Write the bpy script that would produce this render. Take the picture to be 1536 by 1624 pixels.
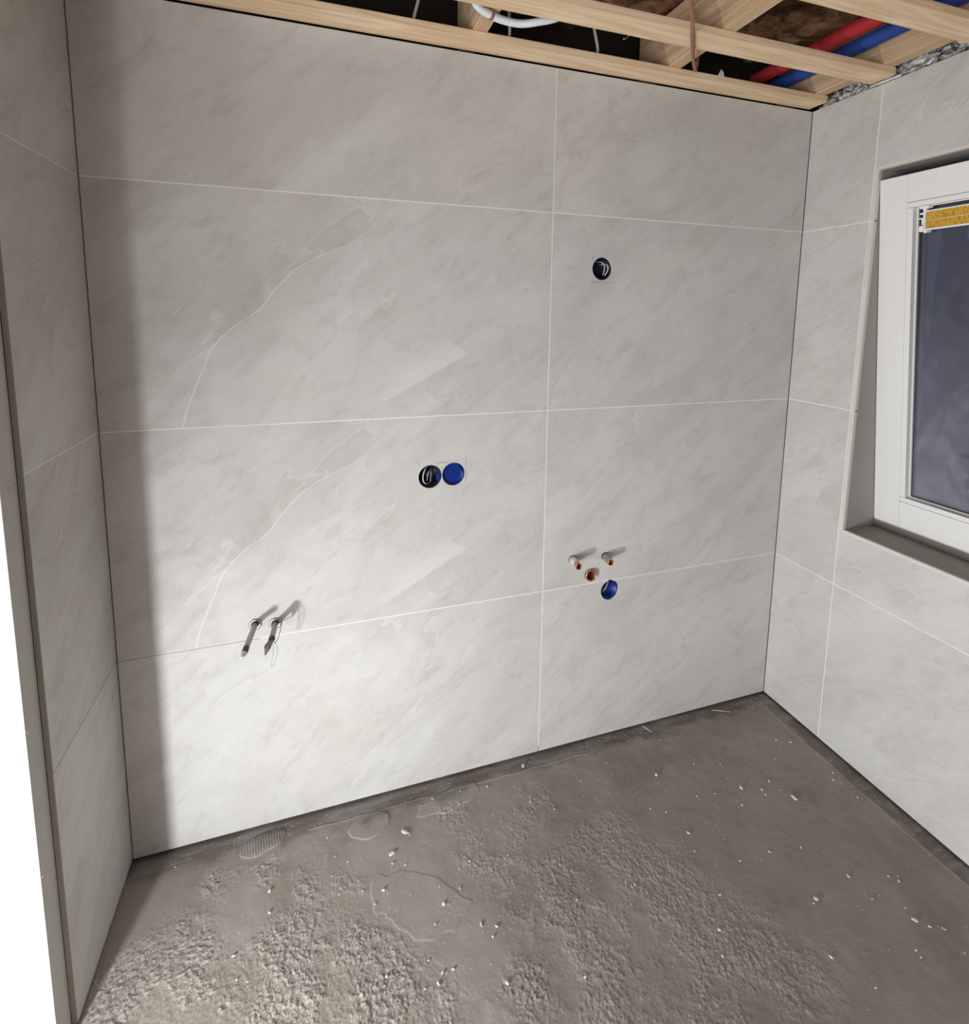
import bpy, bmesh, math, random
import numpy as np
from mathutils import Vector, Matrix

for o in list(bpy.data.objects):
    bpy.data.objects.remove(o, do_unlink=True)
scn = bpy.context.scene
col = scn.collection
random.seed(4)
PI = math.pi
W = 2.1614          # width between the left and the right tiled wall
H = 2.187           # top of the tiling
J1, J2, J3 = 0.5819, 1.1819, 1.7819   # horizontal joints
XS = 1.1891         # vertical joint of the back wall
YR = -0.2388        # vertical joint of the right wall
YL = -0.342         # end of the left tiled wall

# ------------------------------------------------------------------ camera
cd = bpy.data.cameras.new('camera')
cam = bpy.data.objects.new('camera', cd)
col.objects.link(cam)
cam.location = (0.5102, -1.4698, 1.4845)
cam.rotation_euler = (1.44735, -0.01311, -0.31407)
cd.sensor_fit = 'HORIZONTAL'
cd.sensor_width = 36.0
cd.lens = 828.574 * 36.0 / 1536.0
cd.shift_x = (768 - 772.696) / 1536.0
cd.shift_y = (598.007 - 812) / 1536.0
cd.clip_start = 0.02
scn.camera = cam

# ------------------------------------------------------------------ world, lights, exposure
world = bpy.data.worlds.new('world')
scn.world = world
world.use_nodes = True
bg = world.node_tree.nodes['Background']
bg.inputs[0].default_value = (0.24, 0.34, 0.62, 1)
bg.inputs[1].default_value = 0.36

def light(name, kind, loc, power, colour=(1, 1, 1), target=None, **kw):
    ld = bpy.data.lights.new(name, kind)
    ld.energy = power
    ld.color = colour
    for k, v in kw.items():
        setattr(ld, k, v)
    lo = bpy.data.objects.new(name, ld)
    col.objects.link(lo)
    lo.location = loc
    if target is not None:
        d = Vector(target) - Vector(loc)
        lo.rotation_euler = d.to_track_quat('-Z', 'Y').to_euler()
    return lo

# the flat LED work lamp standing low on the floor left of the camera, aimed at the right-hand corner
light('work_lamp', 'AREA', (-0.17, -0.985, 0.29), 19.6, (0.975, 0.99, 1.0), target=(1.8, -0.42, 0.45),
      shape='DISK', size=0.10)
# added fill light at a made-up low opening in the unseen rear wall
light('rear_fill_light', 'AREA', (-1.35, -3.78, 0.42), 30, (0.97, 0.985, 1.0), target=(-1.35, 0, 0.42),
      shape='RECTANGLE', size=1.9, size_y=0.75)
# added fill light at a made-up low opening in the unseen far left wall
light('side_fill_light', 'AREA', (-2.38, -2.4, 0.40), 80, (0.97, 0.985, 1.0), target=(2.0, -2.4, 0.40),
      shape='RECTANGLE', size=1.6, size_y=0.75)

scn.view_settings.view_transform = 'Standard'
scn.view_settings.look = 'None'
scn.view_settings.gamma = 1.0
scn.view_settings.use_curve_mapping = False
scn.view_settings.exposure = 0.0
scn.cycles.max_bounces = 8
scn.cycles.diffuse_bounces = 6
scn.cycles.caustics_reflective = False
scn.cycles.caustics_refractive = False
scn.cycles.use_denoising = True

# ------------------------------------------------------------------ node helpers
def new_mat(name):
    m = bpy.data.materials.new(name)
    m.use_nodes = True
    nt = m.node_tree
    return m, nt, nt.nodes['Principled BSDF']

def nd(nt, t, **kw):
    n = nt.nodes.new(t)
    for k, v in kw.items():
        setattr(n, k, v)
    return n

def setin(nt, sock, v):
    if isinstance(v, bpy.types.NodeSocket):
        nt.links.new(v, sock)
    elif v is not None:
        sock.default_value = v

def math_(nt, op, a, b=None, c=None, clamp=False):
    n = nd(nt, 'ShaderNodeMath', operation=op, use_clamp=clamp)
    for i, v in enumerate((a, b, c)):
        if v is not None:
            setin(nt, n.inputs[i], v)
    return n.outputs[0]

def maprange(nt, v, a, b, c=0.0, d=1.0, smooth=True):
    n = nd(nt, 'ShaderNodeMapRange')
    if smooth:
        n.interpolation_type = 'SMOOTHSTEP'
    n.clamp = True
    for i, x in enumerate((v, a, b, c, d)):
        setin(nt, n.inputs[i], x)
    return n.outputs[0]

def noise(nt, vec, scale, detail=4, rough=0.55, dist=0.0):
    n = nd(nt, 'ShaderNodeTexNoise')
    setin(nt, n.inputs['Vector'], vec)
    n.inputs['Scale'].default_value = scale
    n.inputs['Detail'].default_value = detail
    n.inputs['Roughness'].default_value = rough
    n.inputs['Distortion'].default_value = dist
    return n.outputs[0]

def mapping(nt, vec, loc=(0, 0, 0), rot=(0, 0, 0), sc=(1, 1, 1)):
    n = nd(nt, 'ShaderNodeMapping')
    setin(nt, n.inputs[0], vec)
    n.inputs[1].default_value = loc
    n.inputs[2].default_value = rot
    n.inputs[3].default_value = sc
    return n.outputs[0]

def mix(nt, fac, a, b, blend='MIX'):
    n = nd(nt, 'ShaderNodeMix', data_type='RGBA', blend_type=blend)
    setin(nt, n.inputs[0], fac)
    for i, v in ((6, a), (7, b)):
        if isinstance(v, tuple):
            v = (v[0], v[1], v[2], 1)
        setin(nt, n.inputs[i], v)
    return n.outputs[2]

def bump(nt, bsdf, h, strength=0.3, dist=0.002):
    n = nd(nt, 'ShaderNodeBump')
    n.inputs['Strength'].default_value = strength
    n.inputs['Distance'].default_value = dist
    setin(nt, n.inputs['Height'], h)
    nt.links.new(n.outputs[0], bsdf.inputs['Normal'])

def simple(name, colour, rough=0.5, metal=0.0, var=0.06, scale=30.0, bumpd=0.0, spec=0.5):
    m, nt, b = new_mat(name)
    tc = nd(nt, 'ShaderNodeTexCoord')
    n = noise(nt, tc.outputs['Object'], scale, 3)
    lo = tuple(c * (1 - var) for c in colour)
    hi = tuple(min(1, c * (1 + var)) for c in colour)
    nt.links.new(mix(nt, n, lo, hi), b.inputs['Base Color'])
    b.inputs['Roughness'].default_value = rough
    b.inputs['Metallic'].default_value = metal
    b.inputs['Specular IOR Level'].default_value = spec
    if bumpd:
        bump(nt, b, n, 0.6, bumpd)
    return m

# ------------------------------------------------------------------ materials
def tile_material():
    m, nt, b = new_mat('stone_look_tile')
    uv = nd(nt, 'ShaderNodeUVMap', uv_map='tile').outputs[0]
    sd = nd(nt, 'ShaderNodeUVMap', uv_map='seed').outputs[0]
    sp = nd(nt, 'ShaderNodeSeparateXYZ')
    nt.links.new(uv, sp.inputs[0])
    u, v = sp.outputs[0], sp.outputs[1]
    ss = nd(nt, 'ShaderNodeSeparateXYZ')
    nt.links.new(sd, ss.inputs[0])
    seed, special = ss.outputs[0], ss.outputs[1]
    off = nd(nt, 'ShaderNodeCombineXYZ')
    nt.links.new(math_(nt, 'MULTIPLY', seed, 3.7), off.inputs[0])
    nt.links.new(math_(nt, 'MULTIPLY', seed, 5.3), off.inputs[1])
    nt.links.new(math_(nt, 'MULTIPLY', seed, 2.1), off.inputs[2])
    va = nd(nt, 'ShaderNodeVectorMath', operation='ADD')
    nt.links.new(uv, va.inputs[0]); nt.links.new(off.outputs[0], va.inputs[1])
    P = va.outputs[0]
    # rotated frame: grain of the slate runs up to the right
    R = mapping(nt, P, rot=(0, 0, math.radians(-38)), sc=(1, 1, 1))
    big = noise(nt, mapping(nt, R, sc=(1.6, 3.6, 1)), 1.0, 5, 0.6, 0.7)
    mid = noise(nt, mapping(nt, R, sc=(7, 15, 1)), 1.0, 6, 0.66, 0.6)
    fine = noise(nt, P, 190, 3, 0.6)
    grain = noise(nt, mapping(nt, R, sc=(40, 110, 1)), 1.0, 3, 0.6)
    grit = noise(nt, mapping(nt, R, sc=(26, 52, 1)), 1.0, 8, 0.78, 0.3)
    base = (0.560, 0.545, 0.512)
    c = mix(nt, maprange(nt, big, 0.34, 0.66), (0.530, 0.522, 0.502), (0.605, 0.602, 0.586))
    c = mix(nt, math_(nt, 'MULTIPLY', maprange(nt, mid, 0.48, 0.70), 0.38), c, (0.42, 0.405, 0.378))
    c = mix(nt, math_(nt, 'MULTIPLY', maprange(nt, mid, 0.46, 0.24), 0.26), c, (0.69, 0.68, 0.645))
    c = mix(nt, math_(nt, 'MULTIPLY', maprange(nt, fine, 0.35, 0.7), 0.10), c, (0.40, 0.39, 0.37))
    gg = math_(nt, 'MULTIPLY', maprange(nt, grit, 0.50, 0.66), maprange(nt, mid, 0.40, 0.62, 0.15, 1.0))
    c = mix(nt, math_(nt, 'MULTIPLY', gg, 0.34), c, (0.37, 0.36, 0.34))
    c = mix(nt, math_(nt, 'MULTIPLY', maprange(nt, grit, 0.47, 0.32), 0.22), c, (0.70, 0.695, 0.67))
    # warm and cool cloudy tints
    tint = noise(nt, P, 2.3, 2, 0.5)
    c = mix(nt, math_(nt, 'MULTIPLY', maprange(nt, tint, 0.5, 0.7), 0.10), c, (0.62, 0.54, 0.46))
    # thin pale ridges and dark hairlines (edges of the cleft slate)
    rn = noise(nt, mapping(nt, R, loc=(3, 1, 0), sc=(0.9, 3.4, 1)), 1.0, 5, 0.50, 0.45)
    d = math_(nt, 'SUBTRACT', rn, 0.54)
    gate = maprange(nt, noise(nt, P, 2.9, 2), 0.46, 0.60)
    line = maprange(nt, math_(nt, 'ABSOLUTE', d), 0.0035, 0.0)
    line = math_(nt, 'MULTIPLY', line, gate)
    side = math_(nt, 'MULTIPLY', maprange(nt, d, 0.045, 0.0), math_(nt, 'GREATER_THAN', d, 0.0))
    side = math_(nt, 'MULTIPLY', math_(nt, 'MULTIPLY', side, gate), 0.26)
    c = mix(nt, side, c, (0.40, 0.385, 0.36))
    c = mix(nt, math_(nt, 'MULTIPLY', line, 0.30), c, (0.76, 0.75, 0.72))
    hn = noise(nt, mapping(nt, R, loc=(9, 4, 0), sc=(3.2, 13, 1)), 1.0, 6, 0.6, 0.8)
    hd = maprange(nt, math_(nt, 'ABSOLUTE', math_(nt, 'SUBTRACT', hn, 0.5)), 0.008, 0.0)
    hd = math_(nt, 'MULTIPLY', hd, maprange(nt, noise(nt, P, 6.5, 3), 0.52, 0.64))
    c = mix(nt, math_(nt, 'MULTIPLY', hd, 0.36), c, (0.36, 0.34, 0.32))
    # the long curved cleft and the pointed flake of the wide printed tile
    fc = nd(nt, 'ShaderNodeFloatCurve')
    pts = [(0.0, .179), (.064, .199), (.143, .231), (.223, .271), (.263, .316), (.295, .362), (.36, .417), (.402, .456), (.433, .504), (.482, .609), (.53, .76), (.6, .98)]
    cu = fc.mapping.curves[0]
    while len(cu.points) > 2:
        cu.points.remove(cu.points[-1])
    cu.points[0].location = (pts[0][0] / .6, pts[0][1]); cu.points[1].location = (1.0, pts[-1][1])
    for a, q in pts[1:-1]:
        cu.points.new(a / .6, q)
    fc.mapping.update()
    wob = math_(nt, 'MULTIPLY', math_(nt, 'SUBTRACT', noise(nt, P, 22, 4, 0.6), 0.5), 0.012)
    nt.links.new(math_(nt, 'DIVIDE', v, 0.6), fc.inputs[1])
    dv = math_(nt, 'ADD', math_(nt, 'SUBTRACT', u, fc.outputs[0]), wob)
    fade = maprange(nt, v, 0.60, 0.44)
    l1 = math_(nt, 'MULTIPLY', maprange(nt, math_(nt, 'ABSOLUTE', dv), 0.0040, 0.0004), fade)
    s1 = math_(nt, 'MULTIPLY', maprange(nt, dv, -0.16, 0.0), math_(nt, 'LESS_THAN', dv, 0.0))
    s1 = math_(nt, 'MULTIPLY', math_(nt, 'MULTIPLY', s1, maprange(nt, mid, 0.38, 0.6)), maprange(nt, math_(nt, 'ABSOLUTE', math_(nt, 'SUBTRACT', v, 0.33)), 0.26, 0.05))
    c = mix(nt, math_(nt, 'MULTIPLY', math_(nt, 'MULTIPLY', s1, special), 0.50), c, (0.40, 0.39, 0.365))
    c = mix(nt, math_(nt, 'MULTIPLY', math_(nt, 'MULTIPLY', l1, special), 0.45), c, (0.80, 0.79, 0.76))
    # flake: below the line v = (u-0.60)*0.55 it is darker, above lighter, up to u=0.926
    e2 = math_(nt, 'ADD', math_(nt, 'SUBTRACT', v, math_(nt, 'MULTIPLY', math_(nt, 'SUBTRACT', u, 0.60), 0.545)), wob)
    tip = math_(nt, 'SUBTRACT', math_(nt, 'ADD', 0.185, math_(nt, 'MULTIPLY', math_(nt, 'SUBTRACT', 0.926, u), 0.72)), v)
    inside = math_(nt, 'MULTIPLY', maprange(nt, e2, 0.0, 0.004), maprange(nt, math_(nt, 'ADD', tip, wob), 0.0, 0.006))
    inside = math_(nt, 'MULTIPLY', inside, maprange(nt, e2, 0.13, 0.0))
    inside = math_(nt, 'MULTIPLY', inside, maprange(nt, u, 0.58, 0.76))
    c = mix(nt, math_(nt, 'MULTIPLY', math_(nt, 'MULTIPLY', inside, special), 0.42), c, (0.70, 0.69, 0.665))
    dk = math_(nt, 'MULTIPLY', maprange(nt, e2, -0.09, 0.0), math_(nt, 'LESS_THAN', e2, 0.0))
    dk = math_(nt, 'MULTIPLY', dk, maprange(nt, math_(nt, 'ABSOLUTE', math_(nt, 'SUBTRACT', u, 0.82)), 0.20, 0.03))
    c = mix(nt, math_(nt, 'MULTIPLY', math_(nt, 'MULTIPLY', dk, special), 0.28), c, (0.42, 0.41, 0.39))
    nt.links.new(c, b.inputs['Base Color'])
    nt.links.new(maprange(nt, mid, 0.3, 0.7, 0.48, 0.62), b.inputs['Roughness'])
    b.inputs['Specular IOR Level'].default_value = 0.35
    hgt = math_(nt, 'ADD', math_(nt, 'MULTIPLY', mid, 0.6), math_(nt, 'MULTIPLY', grain, 0.25))
    hgt = math_(nt, 'ADD', hgt, math_(nt, 'MULTIPLY', math_(nt, 'MULTIPLY', maprange(nt, dv, -0.004, 0.004), special), 0.25))
    bump(nt, b, hgt, 0.35, 0.0016)
    return m

def wood_material(name, axis, light_c, dark_c, seed=0.0, knots=True):
    m, nt, b = new_mat(name)
    tc = nd(nt, 'ShaderNodeTexCoord').outputs['Object']
    sc = [14, 14, 14]; sc[axis] = 0.8
    p = mapping(nt, tc, loc=(seed, seed * 1.7, seed * .6), sc=tuple(sc))
    n = noise(nt, p, 1.0, 3, 0.5, 0.5)
    rings = math_(nt, 'FRACT', math_(nt, 'MULTIPLY', n, 9.0))
    rings = maprange(nt, math_(nt, 'ABSOLUTE', math_(nt, 'SUBTRACT', rings, 0.5)), 0.5, 0.1)
    sf = [260, 260, 260]; sf[axis] = 5
    fib = noise(nt, mapping(nt, tc, sc=tuple(sf)), 1.0, 3, 0.6)
    blot = noise(nt, mapping(nt, tc, loc=(seed, 0, 0)), 5.0, 3)
    c = mix(nt, maprange(nt, blot, 0.3, 0.7), light_c, tuple(0.80 * a + 0.20 * q for a, q in zip(light_c, dark_c)))
    c = mix(nt, math_(nt, 'MULTIPLY', rings, 0.42), c, dark_c)
    c = mix(nt, math_(nt, 'MULTIPLY', maprange(nt, fib, 0.4, 0.7), 0.30), c, dark_c)
    if knots:
        vo = nd(nt, 'ShaderNodeTexVoronoi')
        ks = [7, 7, 7]; ks[axis] = 3.0
        nt.links.new(mapping(nt, tc, loc=(seed * 2.3, .31, .2), sc=tuple(ks)), vo.inputs['Vector'])
        vo.inputs['Scale'].default_value = 1.0
        k = maprange(nt, vo.outputs['Distance'], 0.20, 0.07)
        c = mix(nt, math_(nt, 'MULTIPLY', k, 0.75), c, (0.24, 0.12, 0.055))
    nt.links.new(c, b.inputs['Base Color'])
    b.inputs['Roughness'].default_value = 0.75
    bump(nt, b, math_(nt, 'ADD', fib, math_(nt, 'MULTIPLY', rings, 0.3)), 0.35, 0.0006)
    return m

M = {}
M['tile'] = tile_material()
M['grout'] = simple('pale_grout', (0.80, 0.79, 0.76), 0.9, 0, 0.04, 60)
M['adhesive'] = simple('dark_backing', (0.045, 0.037, 0.032), 0.95, 0, 0.2, 40)
M['plaster'] = simple('white_plaster', (0.80, 0.80, 0.79), 0.85, 0, 0.02, 12)
M['white_paint'] = simple('white_primer', (0.80, 0.805, 0.795), 0.45, 0, 0.015, 25)
M['board_side'] = simple('shaded_board_side', (0.50, 0.49, 0.465), 0.85, 0, 0.06, 20, 0.0004)  # grey tone imitates the shade on the white board's side
M['tile_edge'] = simple('tile_edge_profile', (0.62, 0.585, 0.535), 0.6, 0, 0.05, 30)
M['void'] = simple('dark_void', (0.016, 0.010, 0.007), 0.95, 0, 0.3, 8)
M['pencil'] = simple('pencil', (0.12, 0.11, 0.10), 0.8)
M['gap'] = simple('shadow_joint', (0.02, 0.018, 0.016), 0.95)
M['reveal'] = simple('reveal_tile_shaded', (0.315, 0.295, 0.270), 0.6, 0, 0.08, 6)  # tile in a darker tone that imitates shade in the reveal and sill
M['batten'] = wood_material('pine_batten', 0, (0.90, 0.72, 0.51), (0.60, 0.37, 0.18), 1.3)
M['joist'] = wood_material('pine_joist', 1, (0.76, 0.57, 0.38), (0.40, 0.24, 0.11), 4.1, False)
M['copper'] = simple('copper', (0.72, 0.36, 0.22), 0.32, 0.9, 0.25, 60)
M['copper_in'] = simple('copper_inside', (0.42, 0.15, 0.08), 0.5, 0.6, 0.3, 60)
M['steel'] = simple('brushed_steel', (0.40, 0.385, 0.365), 0.42, 0.8, 0.25, 80)
M['sleeve'] = simple('pale_metal_sleeve', (0.80, 0.77, 0.73), 0.35, 0.5, 0.15, 50)
M['tape'] = simple('dark_tape', (0.07, 0.065, 0.06), 0.55, 0, 0.2, 80)
M['blue'] = simple('blue_plastic', (0.001, 0.020, 0.19), 0.42, 0, 0.2, 30, 0, 0.3)
M['blue_dark'] = simple('blue_plastic_shaded', (0.003, 0.006, 0.030), 0.5, 0, 0.3, 30, 0, 0.3)  # the blue plastic darkened to imitate shade inside the deep boxes
M['cut_rim'] = simple('cut_tile_rim', (0.78, 0.76, 0.71), 0.8, 0, 0.08, 80)
M['grey_wire'] = simple('grey_wire', (0.42, 0.42, 0.50), 0.45, 0, 0.1, 40)
M['cream_wire'] = simple('cream_wire', (0.78, 0.72, 0.62), 0.45, 0, 0.05, 40)
M['red_pipe'] = simple('red_conduit', (0.46, 0.022, 0.028), 0.7, 0, 0.12, 50)
M['blue_pipe'] = simple('blue_conduit', (0.016, 0.055, 0.28), 0.7, 0, 0.12, 50)
M['white_pvc'] = simple('white_conduit', (0.76, 0.80, 0.84), 0.5, 0, 0.04, 40)
M['brown_cable'] = simple('brown_cable', (0.36, 0.16, 0.12), 0.5, 0, 0.12, 40)
M['grey_cable'] = simple('grey_cable', (0.40, 0.39, 0.38), 0.55, 0, 0.08, 40)
M['dull_sheath'] = simple('dull_sheath', (0.17, 0.165, 0.155), 0.7, 0, 0.4, 200)
M['crumb'] = simple('mortar_crumb', (0.74, 0.71, 0.66), 0.9, 0, 0.15, 300)
M['white_foam'] = simple('white_sealant', (0.86, 0.86, 0.84), 0.8, 0, 0.05, 90, 0.001)
M['outside'] = simple('dark_outside_wall', (0.20, 0.19, 0.20), 0.9, 0, 0.12, 1.2)
M['outside_pale'] = simple('pale_outside_ground', (0.66, 0.66, 0.70), 0.9, 0, 0.18, 1.6)
M['black'] = simple('black_rubber', (0.02, 0.02, 0.025), 0.6)
M['seal'] = simple('window_gasket', (0.10, 0.10, 0.12), 0.5)

def insulation_material():
    m, nt, b = new_mat('brown_insulation')
    tc = nd(nt, 'ShaderNodeTexCoord').outputs['Object']
    a = noise(nt, tc, 9, 6, 0.7, 1.2)
    f = noise(nt, tc, 60, 4, 0.7)
    c = mix(nt, maprange(nt, a, 0.35, 0.65), (0.032, 0.013, 0.006), (0.36, 0.185, 0.090))
    c = mix(nt, math_(nt, 'MULTIPLY', maprange(nt, f, 0.55, 0.75), 0.35), c, (0.42, 0.30, 0.18))
    nt.links.new(c, b.inputs['Base Color'])
    b.inputs['Roughness'].default_value = 0.85
    bump(nt, b, math_(nt, 'ADD', a, math_(nt, 'MULTIPLY', f, 0.4)), 0.9, 0.02)
    return m
M['insul'] = insulation_material()

def foil_material():
    m, nt, b = new_mat('silver_foil')
    tc = nd(nt, 'ShaderNodeTexCoord').outputs['Object']
    a = noise(nt, tc, 38, 6, 0.65, 1.5)
    c = mix(nt, maprange(nt, a, 0.36, 0.56), (0.05, 0.04, 0.035), (0.80, 0.79, 0.76))
    nt.links.new(c, b.inputs['Base Color'])
    b.inputs['Roughness'].default_value = 0.42
    b.inputs['Metallic'].default_value = 0.45
    bump(nt, b, a, 0.8, 0.012)
    return m
M['foil'] = foil_material()

def glass_material():
    m = bpy.data.materials.new('window_glass')
    m.use_nodes = True
    nt = m.node_tree
    for n in list(nt.nodes):
        nt.nodes.remove(n)
    out = nd(nt, 'ShaderNodeOutputMaterial')
    tr = nd(nt, 'ShaderNodeBsdfTransparent'); tr.inputs[0].default_value = (0.62, 0.63, 0.70, 1)
    gl = nd(nt, 'ShaderNodeBsdfGlossy'); gl.inputs['Roughness'].default_value = 0.03
    gl.inputs[0].default_value = (0.84, 0.86, 1.0, 1)
    tc = nd(nt, 'ShaderNodeTexCoord').outputs['Object']
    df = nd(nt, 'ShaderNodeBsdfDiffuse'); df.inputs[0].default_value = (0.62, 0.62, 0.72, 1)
    fr = nd(nt, 'ShaderNodeFresnel'); fr.inputs[0].default_value = 1.62
    s = nd(nt, 'ShaderNodeMixShader'); nt.links.new(math_(nt, 'MULTIPLY', fr.outputs[0], 1.2), s.inputs[0])
    nt.links.new(tr.outputs[0], s.inputs[1]); nt.links.new(gl.outputs[0], s.inputs[2])
    # patchy film on the pane, paler low down to imitate the room's reflection
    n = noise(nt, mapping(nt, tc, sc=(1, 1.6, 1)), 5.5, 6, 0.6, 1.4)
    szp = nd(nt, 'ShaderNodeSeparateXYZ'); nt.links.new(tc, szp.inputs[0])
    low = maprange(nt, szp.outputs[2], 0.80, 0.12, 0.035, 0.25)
    reflect_haze = math_(nt, 'MULTIPLY', maprange(nt, n, 0.38, 0.70, 0.55, 1.05), low)
    s2 = nd(nt, 'ShaderNodeMixShader'); nt.links.new(reflect_haze, s2.inputs[0])
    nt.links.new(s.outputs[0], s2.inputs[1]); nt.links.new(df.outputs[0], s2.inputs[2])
    nt.links.new(s2.outputs[0], out.inputs[0])
    return m
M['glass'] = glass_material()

def grille_material():
    m, nt, b = new_mat('yellow_pleated_mesh')
    tc = nd(nt, 'ShaderNodeTexCoord').outputs['Object']
    f = noise(nt, mapping(nt, tc, sc=(1, 420, 60)), 1.0, 2)
    c = mix(nt, maprange(nt, f, 0.35, 0.65), (0.42, 0.24, 0.012), (0.72, 0.44, 0.05))
    nt.links.new(c, b.inputs['Base Color'])
    b.inputs['Roughness'].default_value = 0.6
    return m
M['yellow'] = grille_material()

def floor_material():
    m, nt, b = new_mat('cement_screed')
    tc = nd(nt, 'ShaderNodeTexCoord').outputs['Object']
    at = nd(nt, 'ShaderNodeAttribute', attribute_name='surface')
    sp = nd(nt, 'ShaderNodeSeparateColor'); nt.links.new(at.outputs['Color'], sp.inputs[0])
    rough, grey, strip = sp.outputs[0], sp.outputs[1], sp.outputs[2]
    a = noise(nt, tc, 3.2, 5, 0.6, 0.6)
    f = noise(nt, tc, 120, 4, 0.65)
    g = noise(nt, mapping(nt, tc, rot=(0, 0, 0.5), sc=(8, 22, 1)), 1.0, 5, 0.6, 0.5)
    c = mix(nt, maprange(nt, a, 0.32, 0.68), (0.265, 0.232, 0.200), (0.335, 0.300, 0.265))
    c = mix(nt, math_(nt, 'MULTIPLY', grey, 0.75), c, (0.37, 0.352, 0.328))
    c = mix(nt, math_(nt, 'MULTIPLY', math_(nt, 'MULTIPLY', rough, maprange(nt, noise(nt, tc, 210, 3, 0.6), 0.42, 0.60)), 0.70), c, (0.50, 0.475, 0.43))
    c = mix(nt, math_(nt, 'MULTIPLY', math_(nt, 'MULTIPLY', rough, maprange(nt, noise(nt, tc, 170, 3, 0.6), 0.47, 0.36)), 0.55), c, (0.15, 0.13, 0.11))
    c = mix(nt, math_(nt, 'MULTIPLY', maprange(nt, g, 0.52, 0.75), 0.20), c, (0.40, 0.37, 0.33))
    c = mix(nt, math_(nt, 'MULTIPLY', maprange(nt, f, 0.6, 0.8), 0.35), c, (0.44, 0.41, 0.37))
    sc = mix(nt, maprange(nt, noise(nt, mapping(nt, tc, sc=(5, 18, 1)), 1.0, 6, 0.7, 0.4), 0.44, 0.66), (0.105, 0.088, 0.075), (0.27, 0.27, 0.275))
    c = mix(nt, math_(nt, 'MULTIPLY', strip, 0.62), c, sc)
    nt.links.new(c, b.inputs['Base Color'])
    b.inputs['Roughness'].default_value = 0.78
    b.inputs['Specular IOR Level'].default_value = 0.3
    f2 = noise(nt, tc, 330, 3, 0.65)
    hh_ = math_(nt, 'ADD', math_(nt, 'ADD', f, math_(nt, 'MULTIPLY', g, 0.8)), math_(nt, 'MULTIPLY', math_(nt, 'MULTIPLY', f2, rough), 2.2))
    bump(nt, b, hh_, 0.5, 0.0012)
    return m
M['floor'] = floor_material()

# ------------------------------------------------------------------ object helpers
def link(name, bm, mats, parent=None, smooth=False, loc=None):
    me = bpy.data.meshes.new(name)
    bm.normal_update()
    bm.to_mesh(me); bm.free()
    for mm in (mats if isinstance(mats, (list, tuple)) else [mats]):
        me.materials.append(mm)
    if smooth:
        for p in me.polygons:
            p.use_smooth = True
    o = bpy.data.objects.new(name, me)
    col.objects.link(o)
    if loc is not None:
        o.location = loc
    if parent is not None:
        o.parent = parent
    return o

def tag(o, label=None, cat=None, group=None, kind=None):
    if label: o['label'] = label
    if cat: o['category'] = cat
    if group: o['group'] = group
    if kind: o['kind'] = kind
    return o

def empty(name, loc=(0, 0, 0), rot=(0, 0, 0)):
    o = bpy.data.objects.new(name, None)
    o.empty_display_size = 0.05
    col.objects.link(o)
    o.location = loc; o.rotation_euler = rot
    return o

def box(bm, x0, x1, y0, y1, z0, z1, mi=0, uvf=None, sd=None, bev=0.0):
    vs = [bm.verts.new((x, y, z)) for x in (x0, x1) for y in (y0, y1) for z in (z0, z1)]
    fs = []
    for q in ((0, 1, 3, 2), (4, 6, 7, 5), (0, 4, 5, 1), (2, 3, 7, 6), (0, 2, 6, 4), (1, 5, 7, 3)):
        f = bm.faces.new([vs[i] for i in q]); f.material_index = mi; fs.append(f)
    if uvf is not None:
        l1 = bm.loops.layers.uv.get('tile') or bm.loops.layers.uv.new('tile')
        l2 = bm.loops.layers.uv.get('seed') or bm.loops.layers.uv.new('seed')
        for f in fs:
            for lp in f.loops:
                lp[l1].uv = uvf(lp.vert.co); lp[l2].uv = sd
    if bev:
        es = list({e for f in fs for e in f.edges})
        bmesh.ops.bevel(bm, geom=es, offset=bev, segments=2, affect='EDGES', profile=0.5)
    return fs

def tube(bm, pts, r, seg=16, cap=True, mi=0):
    """swept tube along points; r a number or a list"""
    pts = [Vector(p) for p in pts]
    rr = r if isinstance(r, (list, tuple)) else [r] * len(pts)
    rings = []
    t0 = (pts[1] - pts[0]).normalized()
    up = Vector((0, 0, 1)) if abs(t0.z) < 0.9 else Vector((1, 0, 0))
    n = t0.cross(up).normalized()
    for i, p in enumerate(pts):
        a = pts[max(0, i - 1)]; b_ = pts[min(len(pts) - 1, i + 1)]
        t = (b_ - a).normalized()
        n = (n - t * n.dot(t)).normalized()
        bn = t.cross(n)
        rings.append([bm.verts.new(p + (n * math.cos(2 * PI * k / seg) + bn * math.sin(2 * PI * k / seg)) * rr[i]) for k in range(seg)])
    for a, b_ in zip(rings, rings[1:]):
        for k in range(seg):
            f = bm.faces.new((a[k], a[(k + 1) % seg], b_[(k + 1) % seg], b_[k])); f.material_index = mi
    if cap:
        bm.faces.new(rings[0][::-1]).material_index = mi
        bm.faces.new(rings[-1]).material_index = mi
    return rings

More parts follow.
